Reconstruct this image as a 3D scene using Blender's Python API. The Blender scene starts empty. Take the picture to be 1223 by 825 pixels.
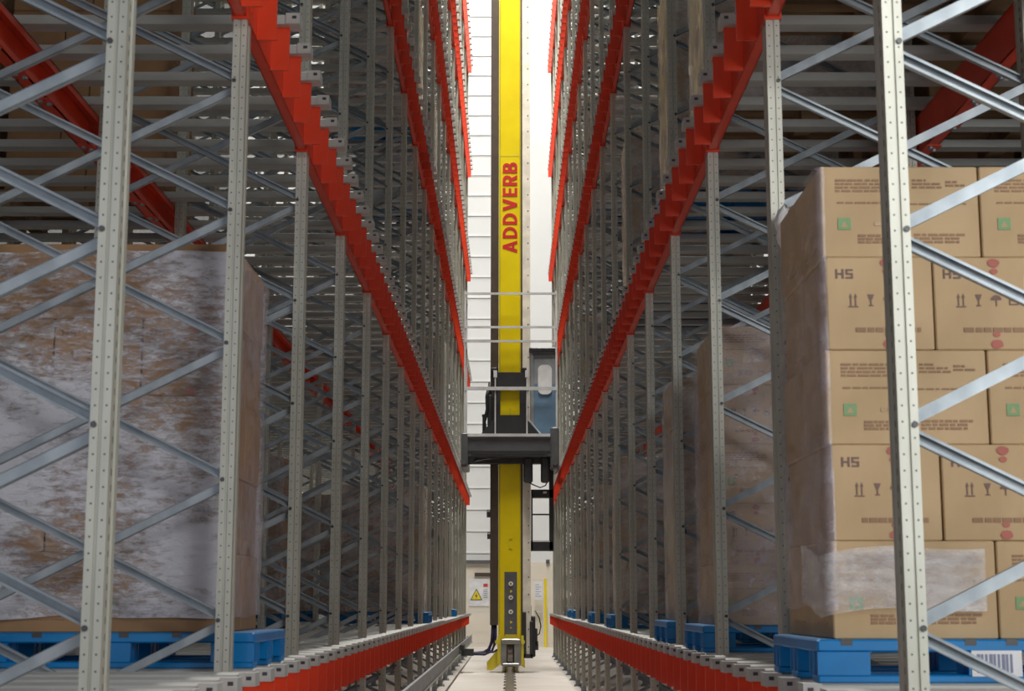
import bpy, math, random
from mathutils import Vector, Matrix, noise

R = random.Random(7)
sc = bpy.context.scene
col = sc.collection
EYE = 1.36
PI = math.pi

# ------------------------------------------------------------------ materials
def nd(nt, typ, **kw):
    n = nt.nodes.new(typ)
    for k, v in kw.items():
        setattr(n, k, v)
    return n

def new_mat(name):
    m = bpy.data.materials.new(name)
    m.use_nodes = True
    b = m.node_tree.nodes['Principled BSDF']
    return m, m.node_tree, b

def setin(b, **kw):
    for k, v in kw.items():
        b.inputs[k.replace('_', ' ')].default_value = v

def noisy(name, c1, c2, scale=6.0, rough=0.5, metal=0.0, stretch=(1, 1, 1), bump=0.0, spec=0.5, detail=4.0, lo=0.35, hi=0.65):
    m, nt, b = new_mat(name)
    tc = nd(nt, 'ShaderNodeTexCoord')
    mp = nd(nt, 'ShaderNodeMapping')
    mp.inputs['Scale'].default_value = stretch
    nz = nd(nt, 'ShaderNodeTexNoise')
    nz.inputs['Scale'].default_value = scale
    nz.inputs['Detail'].default_value = detail
    rp = nd(nt, 'ShaderNodeValToRGB')
    rp.color_ramp.elements[0].color = (*c1, 1)
    rp.color_ramp.elements[1].color = (*c2, 1)
    rp.color_ramp.elements[0].position = lo
    rp.color_ramp.elements[1].position = hi
    L = nt.links.new
    L(tc.outputs['Object'], mp.inputs['Vector'])
    L(mp.outputs['Vector'], nz.inputs['Vector'])
    L(nz.outputs['Fac'], rp.inputs['Fac'])
    L(rp.outputs['Color'], b.inputs['Base Color'])
    setin(b, Roughness=rough, Metallic=metal)
    b.inputs['Specular IOR Level'].default_value = spec
    if bump:
        bp = nd(nt, 'ShaderNodeBump')
        bp.inputs['Strength'].default_value = bump
        bp.inputs['Distance'].default_value = 0.01
        L(nz.outputs['Fac'], bp.inputs['Height'])
        L(bp.outputs['Normal'], b.inputs['Normal'])
    return m

def mathn(nt, op, a, b=None):
    n = nd(nt, 'ShaderNodeMath', operation=op)
    for i, v in enumerate((a, b)):
        if v is None:
            continue
        if isinstance(v, (int, float)):
            n.inputs[i].default_value = v
        else:
            nt.links.new(v, n.inputs[i])
    return n.outputs[0]

def post_material(name, c1, c2):
    """zinc with the punched holes of a rack upright: two columns of dots on the faces
    across the aisle, a column of slots on the faces along it"""
    m, nt, b = new_mat(name)
    L = nt.links.new
    tc = nd(nt, 'ShaderNodeTexCoord')
    sp = nd(nt, 'ShaderNodeSeparateXYZ')
    L(tc.outputs['Object'], sp.inputs[0])
    sn = nd(nt, 'ShaderNodeSeparateXYZ')
    L(tc.outputs['Normal'], sn.inputs[0])
    x, y, z = sp.outputs
    fz = mathn(nt, 'SUBTRACT', mathn(nt, 'FRACT', mathn(nt, 'DIVIDE', z, 0.046)), 0.5)
    dz = mathn(nt, 'MULTIPLY', fz, 0.046)
    dx = mathn(nt, 'SUBTRACT', mathn(nt, 'ABSOLUTE', x), 0.0165)
    r2 = mathn(nt, 'ADD', mathn(nt, 'MULTIPLY', dx, dx), mathn(nt, 'MULTIPLY', dz, dz))
    dot = mathn(nt, 'LESS_THAN', r2, 0.0032 ** 2)
    dot = mathn(nt, 'MULTIPLY', dot, mathn(nt, 'GREATER_THAN', mathn(nt, 'ABSOLUTE', sn.outputs[1]), 0.8))
    dy = mathn(nt, 'ABSOLUTE', mathn(nt, 'SUBTRACT', y, 0.052))
    slot = mathn(nt, 'MULTIPLY', mathn(nt, 'LESS_THAN', dy, 0.007), mathn(nt, 'LESS_THAN', mathn(nt, 'ABSOLUTE', dz), 0.010))
    slot = mathn(nt, 'MULTIPLY', slot, mathn(nt, 'GREATER_THAN', mathn(nt, 'ABSOLUTE', sn.outputs[0]), 0.8))
    hole = mathn(nt, 'MAXIMUM', dot, slot)
    nz = nd(nt, 'ShaderNodeTexNoise')
    nz.inputs['Scale'].default_value = 9
    nz.inputs['Detail'].default_value = 5
    mp = nd(nt, 'ShaderNodeMapping')
    mp.inputs['Scale'].default_value = (1, 1, 0.25)
    L(tc.outputs['Object'], mp.inputs[0])
    L(mp.outputs[0], nz.inputs['Vector'])
    rp = nd(nt, 'ShaderNodeValToRGB')
    rp.color_ramp.elements[0].color = (*c1, 1)
    rp.color_ramp.elements[1].color = (*c2, 1)
    rp.color_ramp.elements[0].position = 0.3
    rp.color_ramp.elements[1].position = 0.7
    L(nz.outputs['Fac'], rp.inputs['Fac'])
    mx = nd(nt, 'ShaderNodeMix', data_type='RGBA')
    L(hole, mx.inputs['Factor'])
    L(rp.outputs['Color'], mx.inputs['A'])
    mx.inputs['B'].default_value = (0.10, 0.10, 0.09, 1)
    L(mx.outputs['Result'], b.inputs['Base Color'])
    setin(b, Roughness=0.42, Metallic=0.35)
    return m

def film_material(name, tint, lo, hi, a0, a1, stretch, bump):
    """clear stretch film: thin where one layer lies, milky where layers overlap"""
    m, nt, b = new_mat(name)
    L = nt.links.new
    tc = nd(nt, 'ShaderNodeTexCoord')
    mp = nd(nt, 'ShaderNodeMapping')
    mp.inputs['Scale'].default_value = stretch
    L(tc.outputs['Object'], mp.inputs[0])
    n1 = nd(nt, 'ShaderNodeTexNoise')
    n1.inputs['Scale'].default_value = 3.0
    n1.inputs['Detail'].default_value = 7
    n1.inputs['Roughness'].default_value = 0.78
    n1.inputs['Distortion'].default_value = 0.35
    L(mp.outputs[0], n1.inputs['Vector'])
    n2 = nd(nt, 'ShaderNodeTexNoise')
    n2.inputs['Scale'].default_value = 1.6
    n2.inputs['Detail'].default_value = 2
    L(tc.outputs['Object'], n2.inputs['Vector'])
    s = mathn(nt, 'ADD', mathn(nt, 'MULTIPLY', n1.outputs['Fac'], 0.55), mathn(nt, 'MULTIPLY', n2.outputs['Fac'], 0.45))
    mr = nd(nt, 'ShaderNodeMapRange')
    mr.inputs['From Min'].default_value = lo
    mr.inputs['From Max'].default_value = hi
    mr.inputs['To Min'].default_value = a0
    mr.inputs['To Max'].default_value = a1
    L(s, mr.inputs['Value'])
    L(mr.outputs[0], b.inputs['Alpha'])
    bp = nd(nt, 'ShaderNodeBump')
    bp.inputs['Strength'].default_value = bump
    bp.inputs['Distance'].default_value = 0.010
    L(n1.outputs['Fac'], bp.inputs['Height'])
    L(bp.outputs['Normal'], b.inputs['Normal'])
    setin(b, Roughness=0.12)
    b.inputs['Base Color'].default_value = (*tint, 1)
    b.inputs['Specular IOR Level'].default_value = 1.0
    b.inputs['IOR'].default_value = 1.9
    return m

def plain(name, c, rough=0.5, metal=0.0, **kw):
    return noisy(name, tuple(v * 0.88 for v in c), tuple(min(1, v * 1.08) for v in c), scale=kw.pop('scale', 5), rough=rough, metal=metal, **kw)

M = dict(
    post=post_material('zinc_upright', (0.42, 0.42, 0.365), (0.56, 0.56, 0.495)),
    brace=noisy('zinc_brace', (0.235, 0.27, 0.30), (0.37, 0.41, 0.44), 8, 0.45, 0.45),
    rail=noisy('zinc_deck_rail', (0.36, 0.37, 0.36), (0.50, 0.51, 0.495), 7, 0.6, 0.15, stretch=(0.3, 1, 1)),
    red=noisy('red_paint', (0.66, 0.045, 0.012), (0.76, 0.058, 0.017), 4, 0.38),
    bolt=plain('bolt_steel', (0.08, 0.08, 0.085), 0.4, 0.6),
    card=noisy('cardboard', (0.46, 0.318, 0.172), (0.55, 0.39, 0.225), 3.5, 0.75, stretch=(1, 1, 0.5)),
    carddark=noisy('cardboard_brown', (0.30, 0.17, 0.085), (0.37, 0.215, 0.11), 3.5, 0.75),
    tape=plain('parcel_tape', (0.42, 0.26, 0.12), 0.35),
    ink=plain('brown_ink', (0.32, 0.19, 0.115), 0.8),
    inkdark=plain('dark_ink', (0.20, 0.125, 0.11), 0.8),
    green=plain('green_print', (0.22, 0.36, 0.18), 0.8),
    pink=plain('red_print', (0.46, 0.15, 0.12), 0.8),
    blue=noisy('blue_plastic', (0.0, 0.15, 0.42), (0.0, 0.20, 0.52), 4, 0.35),
    paper=plain('paper', (0.75, 0.76, 0.8), 0.6),
    barcode=plain('grey_print', (0.22, 0.24, 0.34), 0.7),
    wood=noisy('old_pallet_wood', (0.26, 0.165, 0.085), (0.38, 0.25, 0.14), 5, 0.8, stretch=(0.3, 2, 2)),
    yellow=noisy('yellow_paint', (0.80, 0.62, 0.0), (0.88, 0.70, 0.0), 1.5, 0.35),
    yellowdull=noisy('dull_yellow_paint', (0.62, 0.52, 0.03), (0.70, 0.60, 0.05), 1.5, 0.45),
    brown=plain('dark_brown_steel', (0.085, 0.062, 0.045), 0.45),
    black=plain('black_steel', (0.035, 0.037, 0.04), 0.45),
    dgrey=plain('dark_grey_steel', (0.11, 0.115, 0.125), 0.4),
    grey=plain('grey_steel', (0.26, 0.26, 0.25), 0.35, 0.4),
    lgrey=plain('light_grey_paint', (0.66, 0.67, 0.68), 0.35),
    cab=plain('cabinet_blue', (0.16, 0.27, 0.40), 0.35),
    cabgrey=plain('cabinet_grey', (0.30, 0.33, 0.35), 0.35),
    cream=plain('cream_paint', (0.84, 0.80, 0.70), 0.5),
    rednote=plain('red_lettering', (0.62, 0.02, 0.02), 0.5),
    white=plain('white_paint', (0.82, 0.83, 0.84), 0.4),
    whitefilm=plain('white_plastic', (0.85, 0.85, 0.84), 0.3),
    floor=noisy('pale_concrete', (0.62, 0.58, 0.53), (0.72, 0.69, 0.65), 0.8, 0.5, detail=6),
    wallupper=noisy('white_wall_panel', (0.72, 0.74, 0.75), (0.78, 0.79, 0.80), 0.6, 0.5),
    walllower=noisy('cream_wall', (0.74, 0.68, 0.58), (0.80, 0.74, 0.65), 0.7, 0.6),
    darkwall=plain('dark_wall', (0.16, 0.165, 0.17), 0.7),  # side walls coloured dark to keep the rack interior dim
    ceil=plain('ceiling_sheet', (0.45, 0.46, 0.47), 0.6),
    rubber=plain('black_cable', (0.018, 0.018, 0.022), 0.5),
    navy=plain('navy_hose', (0.02, 0.018, 0.06), 0.5),
    railsteel=plain('rail_steel', (0.34, 0.31, 0.28), 0.3, 0.7),
    film_heavy=film_material('stretch_film_heavy', (0.80, 0.80, 0.90), 0.40, 0.54, 0.05, 0.90, (4.0, 4.0, 13.0), 1.0),
    film_light=film_material('stretch_film_light', (0.66, 0.60, 0.70), 0.40, 0.62, 0.10, 0.55, (2.5, 2.5, 4.0), 1.0),
    film_band=film_material('stretch_film_band', (0.82, 0.82, 0.88), 0.38, 0.62, 0.10, 0.60, (3.0, 3.0, 8.0), 1.0),
    film_far=film_material('stretch_film_plain', (0.78, 0.76, 0.80), 0.40, 0.62, 0.22, 0.80, (2.0, 2.0, 3.0), 0.8),
)

# ------------------------------------------------------------------ mesh builder
class MB:
    def __init__(s):
        s.v, s.f, s.m, s.smooth = [], [], [], set()

    def face(s, pts, mi=0):
        i = len(s.v)
        s.v += [tuple(p) for p in pts]
        s.f.append(tuple(range(i, i + len(pts))))
        s.m.append(mi)

    def box(s, x0, x1, y0, y1, z0, z1, mi=0):
        if x0 > x1: x0, x1 = x1, x0
        if y0 > y1: y0, y1 = y1, y0
        i = len(s.v)
        s.v += [(x, y, z) for z in (z0, z1) for x, y in ((x0, y0), (x1, y0), (x1, y1), (x0, y1))]
        for q in ((3, 2, 1, 0), (4, 5, 6, 7), (0, 1, 5, 4), (1, 2, 6, 5), (2, 3, 7, 6), (3, 0, 4, 7)):
            s.f.append(tuple(i + k for k in q))
            s.m.append(mi)

    def bbox(s, x0, x1, y0, y1, z0, z1, r=0.005, mi=0):
        """box with chamfered vertical and horizontal edges"""
        if x0 > x1: x0, x1 = x1, x0
        if y0 > y1: y0, y1 = y1, y0
        ring = lambda e: [(x0 + e + r, y0 + e), (x1 - e - r, y0 + e), (x1 - e, y0 + e + r), (x1 - e, y1 - e - r),
                          (x1 - e - r, y1 - e), (x0 + e + r, y1 - e), (x0 + e, y1 - e - r), (x0 + e, y0 + e + r)]
        i = len(s.v)
        for z, e in ((z0, r), (z0 + r, 0), (z1 - r, 0), (z1, r)):
            s.v += [(x, y, z) for x, y in ring(e)]
        s.f.append(tuple(i + k for k in range(7, -1, -1))); s.m.append(mi)
        for t in range(3):
            for k in range(8):
                a, b = i + t * 8 + k, i + t * 8 + (k + 1) % 8
                s.f.append((a, b, b + 8, a + 8)); s.m.append(mi)
        s.f.append(tuple(i + 24 + k for k in range(8))); s.m.append(mi)

    def prism(s, prof, axis, a, b, mi=0, xf=None):
        """extrude a closed 2-D outline along an axis ('x','y','z') from a to b"""
        def P(u, v, t):
            p = {'z': (u, v, t), 'x': (t, u, v), 'y': (u, t, v)}[axis]
            return tuple(xf @ Vector(p)) if xf else p
        i, n = len(s.v), len(prof)
        s.v += [P(u, v, a) for u, v in prof] + [P(u, v, b) for u, v in prof]
        s.f.append(tuple(i + k for k in range(n - 1, -1, -1))); s.m.append(mi)
        s.f.append(tuple(i + n + k for k in range(n))); s.m.append(mi)
        for k in range(n):
            k2 = (k + 1) % n
            s.f.append((i + k, i + k2, i + n + k2, i + n + k)); s.m.append(mi)

    def bar(s, p, q, w, h, mi=0, up=(0, 0, 1)):
        p, q = Vector(p), Vector(q)
        d = (q - p).normalized()
        u = Vector(up)
        if abs(d.dot(u)) > 0.95: u = Vector((0, 1, 0))
        a = d.cross(u).normalized() * w / 2
        b = a.cross(d).normalized() * h / 2
        i = len(s.v)
        for c in (p, q):
            s.v += [tuple(c - a - b), tuple(c + a - b), tuple(c + a + b), tuple(c - a + b)]
        for t in ((3, 2, 1, 0), (4, 5, 6, 7), (0, 1, 5, 4), (1, 2, 6, 5), (2, 3, 7, 6), (3, 0, 4, 7)):
            s.f.append(tuple(i + k for k in t)); s.m.append(mi)

    def tube(s, pts, r, n=8, mi=0):
        pts = [Vector(p) for p in pts]
        i = len(s.v)
        for k, p in enumerate(pts):
            d = (pts[min(k + 1, len(pts) - 1)] - pts[max(k - 1, 0)]).normalized()
            u = Vector((0, 0, 1)) if abs(d.z) < 0.9 else Vector((0, 1, 0))
            a = d.cross(u).normalized(); b = a.cross(d).normalized()
            for t in range(n):
                g = 2 * PI * t / n
                s.v.append(tuple(p + (a * math.cos(g) + b * math.sin(g)) * r))
        for k in range(len(pts) - 1):
            for t in range(n):
                t2 = (t + 1) % n
                s.smooth.add(len(s.f))
                s.f.append((i + k * n + t, i + k * n + t2, i + (k + 1) * n + t2, i + (k + 1) * n + t)); s.m.append(mi)
        s.f.append(tuple(i + t for t in range(n - 1, -1, -1))); s.m.append(mi)
        j = i + (len(pts) - 1) * n
        s.f.append(tuple(j + t for t in range(n))); s.m.append(mi)

    def disc(s, c, r, axis, t, n=16, mi=0):
        prof = [(math.cos(2 * PI * k / n) * r, math.sin(2 * PI * k / n) * r) for k in range(n)]
        s.prism(prof, axis, 0, t, mi, Matrix.Translation(c))

    def mesh(s, name, mats):
        me = bpy.data.meshes.new(name)
        me.from_pydata(s.v, [], s.f)
        for m in mats: me.materials.append(m)
        for k, p in enumerate(me.polygons):
            p.material_index = s.m[k]
            p.use_smooth = k in s.smooth
        # consistent outward normals
        import bmesh
        bm = bmesh.new(); bm.from_mesh(me)
        bmesh.ops.recalc_face_normals(bm, faces=bm.faces[:])
        bm.to_mesh(me); bm.free()
        me.update()
        return me

    def build(s, name, mats, parent=None, loc=None):
        if not isinstance(mats, (list, tuple)): mats = [mats]
        return link(name, s.mesh(name, mats), parent, loc)

def link(name, data, parent=None, loc=None):
    o = bpy.data.objects.new(name, data)
    col.objects.link(o)
    if parent is not None: o.parent = parent
    if loc is not None: o.location = loc
    return o

def tag(o, label, cat, group=None, kind=None):
    o['label'] = label
    o['category'] = cat
    if group: o['group'] = group
    if kind: o['kind'] = kind
    return o

def thing(name, loc, label, cat, group=None):
    return tag(link(name, None, None, loc), label, cat, group)

def struct(o, label=None):
    o['kind'] = 'structure'
    if label: o['label'] = label
    return o

ORD = ('first second third fourth fifth sixth seventh eighth ninth tenth eleventh twelfth thirteenth fourteenth fifteenth '
       'sixteenth seventeenth eighteenth nineteenth twentieth').split()
SIDE = {-1: 'left', 1: 'right'}

# ------------------------------------------------------------------ layout numbers
Y0, PITCH, NB = 4.39, 2.0, 18            # first frame, bay length, bays
PX = {-1: 1.155, 1: 1.122}               # distance of the front posts from the aisle centre line
FD = 1.10                                # frame depth
HT = 18.6
LZ = [0.83, 3.82, 6.83, 9.66, 12.48, 15.36]   # underside of the red beams, level by level
BH = 0.21                                # beam height
RH = 0.052                                # deck rail height
DECK = [z + BH + RH for z in LZ]
LEVEL = ['lowest', 'second', 'third', 'fourth', 'fifth', 'sixth']
RAILS = [0.25, 0.65, 1.05, 1.45, 1.85]   # deck rails of one bay
JZ, JP = 1.29, 0.565                     # brace joints
def yk(k): return Y0 + PITCH * k

# ------------------------------------------------------------------ upright frames
def post_mesh():
    w, d = 0.029, 0.105
    prof = [(-w, 0), (-0.0055, 0), (-0.0035, 0.007), (0.0035, 0.007), (0.0055, 0), (w, 0),
            (w, 0.03), (w - 0.005, 0.036), (w - 0.005, 0.068), (w, 0.074), (w, d),
            (-w, d), (-w, 0.074), (-w + 0.005, 0.068), (-w + 0.005, 0.036), (-w, 0.03)]
    mb = MB(); mb.prism(prof, 'z', 0.012, HT)
    return mb.mesh('post', [M['post']])
POST = post_mesh()
mb = MB(); mb.box(-0.07, 0.07, -0.03, 0.135, 0, 0.012); mb.box(-0.036, 0.036, -0.006, 0.0, 0.012, 0.10); mb.box(-0.036, 0.036, 0.105, 0.111, 0.012, 0.10)
for bx, by in ((-0.052, -0.015), (0.052, 0.12)): mb.disc((bx, by, 0.012), 0.011, 'z', 0.02, 6)
BASE = mb.mesh('base_plate', [M['brace']])

def channel(mb, s, z0, z1, yback, open_front):
    """a C channel in the frame plane from the front post to the rear one"""
    p, q = Vector((s * 0.024, 0, z0)), Vector((s * (FD - 0.024), 0, z1))
    d = (q - p).normalized()
    n = Vector((-d.z, 0, d.x))
    W, D, T = 0.036, 0.024, 0.003
    if open_front:
        ys = [(-1, yback, yback + D), (1, yback, yback + D)]; web = (yback + D - T, yback + D)
    else:
        ys = [(-1, yback, yback + D), (1, yback, yback + D)]; web = (yback, yback + T)
    def slab(n0, n1, y0, y1):
        i = len(mb.v)
        for c in (p, q):
            for nn, yy in ((n0, y0), (n1, y0), (n1, y1), (n0, y1)):
                v = c + n * nn; mb.v.append((v.x, yy, v.z))
        for t in ((3, 2, 1, 0), (4, 5, 6, 7), (0, 1, 5, 4), (1, 2, 6, 5), (2, 3, 7, 6), (3, 0, 4, 7)):
            mb.f.append(tuple(i + k for k in t)); mb.m.append(0)
    slab(-W / 2, W / 2, *web)
    for sg, a, b in ys:
        slab(sg * W / 2, sg * (W / 2 - T), a, b)
        slab(sg * (W / 2 - 0.008), sg * (W / 2 - 0.002), *( (a, a + T) if open_front else (b - T, b)))

UP, DOWN, LACE, BOLT = {}, {}, {}, None
for s in (-1, 1):
    mb = MB(); channel(mb, s, 0.022, JP - 0.022, 0.016, s < 0); UP[s] = mb.mesh('brace', [M['brace']])
    mb = MB(); channel(mb, s, -0.022, -JP + 0.022, 0.052, s > 0); DOWN[s] = mb.mesh('brace', [M['brace']])
mb = MB(); mb.disc((0, -0.006, 0), 0.009, 'y', 0.008, 8); BOLT = mb.mesh('joint_bolt', [M['bolt']])
NJ = int((HT - 0.7 - 0.16) / JP)
def lacing(s, n0):
    key = (s, n0)
    if key not in LACE:
        mb = MB()
        for n in range(n0, NJ):
            z = JZ + JP * (n - 2)
            channel(mb, s, z + 0.022, z + JP - 0.022, 0.016, s < 0)
            if z - JP > 0.02: channel(mb, s, z - 0.022, z - JP + 0.022, 0.052, s > 0)
        LACE[key] = mb.mesh('bracing', [M['brace']])
    return LACE[key]

def frame(s, k, x, label, group, detail):
    t = thing('upright_frame', (s * x, yk(k), 0), label, 'rack frame', group)
    for dx in (0, FD):
        p = link('post', POST, t, (s * dx, 0, 0))
        link('base_plate', BASE, p)
    n1 = 0
    if detail:
        top = EYE + 0.43 * yk(k) + 0.4
        while JZ + JP * (n1 - 2) < top and n1 < NJ:
            z = JZ + JP * (n1 - 2)
            b = link('brace', UP[s], t, (0, 0, z))
            if z - JP > 0.02: link('brace', DOWN[s], t, (0, 0, z))
            link('joint_bolt', BOLT, t, (s * 0.018, 0, z))
            n1 += 1
    if n1 < NJ: link('bracing', lacing(s, n1), t)
    return t

for s in (-1, 1):
    for k in range(NB + 1):
        frame(s, k, PX[s], f'galvanised upright frame bordering the aisle on the {SIDE[s]}, {ORD[k]} from the camera', f'{SIDE[s]} aisle upright frames', k < 7)
    for k in range(13):
        frame(s, k, PX[s] + 2.45, f'galvanised upright frame deep inside the {SIDE[s]} rack, {ORD[k]} from the camera', f'{SIDE[s]} inner upright frames', k < 2)

# ------------------------------------------------------------------ red beams
def beam_meshes(s):
    w = 0.029
    g = -s                                   # towards the aisle
    body = MB()
    t = 0.006
    xa, xb = g * w, -g * (w - 0.004)
    # C section lying between two posts, open to the rack
    body.box(xa, xa - g * t, 0.105, PITCH, 0.012, BH)
    body.box(xa, xb, 0.105, PITCH, 0.012, 0.012 + t)
    body.box(xa, xb, 0.105, PITCH, BH - t, BH)
    body.box(xb, xb + g * t, 0.105, PITCH, 0.012, 0.05)
    plate = MB()
    plate.box(g * (w + 0.001), g * 0.118, -0.006, 0.006, 0, BH)
    plate.box(g * (w + 0.001), g * 0.116, 0.006, 0.05, BH - 0.008, BH)
    conn = MB()
    e = 0.008
    conn.box(-w - e, w + e, -0.012, -0.002, 0, BH + 0.02)
    conn.box(g * (w + 0.001), g * (w + e), -0.002, 0.118, 0, BH + 0.02)
    conn.box(-g * (w + 0.001), -g * (w + e), -0.002, 0.118, 0, BH + 0.02)
    for z in (0.06, 0.15): conn.disc((g * (w + e), 0.05, z), 0.011, 'x', g * 0.008, 6)
    far = MB()
    for src in (plate,):
        for r in RAILS:
            for f, mi in zip(src.f, src.m):
                far.face([(src.v[i][0], src.v[i][1] + r, src.v[i][2]) for i in f], mi)
    for src in (body, conn):
        for f, mi in zip(src.f, src.m): far.face([src.v[i] for i in f], mi)
    red = [M['red']]
    return body.mesh('beam_profile', red), plate.mesh('rail_bracket', red), conn.mesh('beam_connector', red), far.mesh('rack_beam', red)

def inner_beam_mesh(s):
    mb = MB()
    t = 0.006
    mb.box(-0.03, -0.03 + t, 0, PITCH - 0.004, 0, BH)
    mb.box(-0.03, 0.04, 0, PITCH - 0.004, 0, t)
    mb.box(-0.03, 0.04, 0, PITCH - 0.004, BH - t, BH)
    mb.box(0.034, 0.04, 0, PITCH - 0.004, 0, 0.04)
    mb.box(0.034, 0.04, 0, PITCH - 0.004, BH - 0.04, BH)
    for r in RAILS:
        mb.box(-0.03, 0.055, r - 0.05, r + 0.05, -0.004, 0)
        mb.disc((0.0, r - 0.02, -0.016), 0.014, 'z', 0.012, 6, 1)
        mb.disc((0.03, r + 0.03, -0.016), 0.014, 'z', 0.012, 6, 1)
    return mb.mesh('rack_beam', [M['red'], M['brace']])

for s in (-1, 1):
    body, plate, conn, far = beam_meshes(s)
    inner = inner_beam_mesh(s)
    for L, z in enumerate(LZ):
        for k in range(NB):
            if L > 1 and yk(k + 1) * 0.425 < z - EYE: continue
            lab = f'red rack beam along the aisle, {LEVEL[L]} {SIDE[s]} deck, {ORD[k]} bay from the camera'
            grp = f'red beams of the {LEVEL[L]} {SIDE[s]} deck'
            loc = (s * PX[s], yk(k), z)
            if L < 2 and k < 8:
                t = thing('rack_beam', loc, lab, 'beam', grp)
                link('beam_profile', body, t); link('beam_connector', conn, t)
                for r in RAILS: link('rail_bracket', plate, t, (0, r, 0))
            else:
                tag(link('rack_beam', far, None, loc), lab, 'beam', grp)
    for L in (0, 1):
        for k in range(13):
            tag(link('rack_beam', inner, None, (s * (PX[s] + FD + 0.075), yk(k) + 0.05, LZ[L])),
                f'red rack beam behind the first frames, {LEVEL[L]} {SIDE[s]} deck, {ORD[k]} bay from the camera', 'beam', f'inner red beams of the {LEVEL[L]} {SIDE[s]} deck')

# ------------------------------------------------------------------ deck rails
XEND = 5.1
def rail_prof():
    return [(-0.05, 0), (0.05, 0), (0.05, RH - 0.008), (0.03, RH), (0.012, RH), (0.008, RH - 0.012), (-0.008, RH - 0.012), (-0.012, RH), (-0.03, RH), (-0.05, RH - 0.008)]
RAIL, TAB = {}, {}
for s in (-1, 1):
    mb = MB(); mb.prism(rail_prof(), 'x', s * 0.992, s * XEND); RAIL[s] = mb.mesh('rail_profile', [M['rail']])
    mb = MB()
    mb.box(s * 0.985, s * 0.992, -0.05, 0.05, 0, RH)
    mb.box(s * 0.985, s * 1.05, -0.056, -0.0505, 0.0, RH)
    mb.box(s * 1.0, s * 1.02, -0.058, -0.056, 0.024, 0.038, 1)
    TAB[s] = mb.mesh('end_plate', [M['rail'], M['bolt']])
stuff = MB()
for s in (-1, 1):
    for L in range(6):
        for k in range(NB):
            for j, r in enumerate(RAILS):
                z = LZ[L] + BH
                if L < 2 and k < 15:
                    t = thing('deck_rail', (0, yk(k) + r, z), f'{ORD[j]} galvanised deck rail in the {ORD[k]} bay from the camera, {LEVEL[L]} {SIDE[s]} deck', 'deck rail',
                              f'deck rails of the {LEVEL[L]} {SIDE[s]} deck')
                    link('rail_profile', RAIL[s], t)
                    if k < 10: link('end_plate', TAB[s], t)
                else:
                    stuff.prism([(u + yk(k) + r, v + z) for u, v in ((-0.05, 0), (0.05, 0), (0.05, RH), (-0.05, RH))], 'x', s * 0.992, s * (XEND if L < 2 else 4.2))
tag(stuff.build('deck_rails', M['rail']), 'galvanised deck rails of the upper decks and the far bays on both sides', 'deck rails', kind='stuff')

# ------------------------------------------------------------------ cartons
CL, CS, CD, CH = 0.566, 0.378, 0.42, 0.333
def words(mb, x0, x1, z, h, rnd, y=-0.0012, mi=1, s=1):
    x = x0
    while x < x1 - 0.004:
        w = min(rnd.uniform(0.012, 0.04), x1 - x)
        mb.box(x, x + w, y, 0.001, z, z + h, mi)
        x += w + rnd.uniform(0.004, 0.008)

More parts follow.
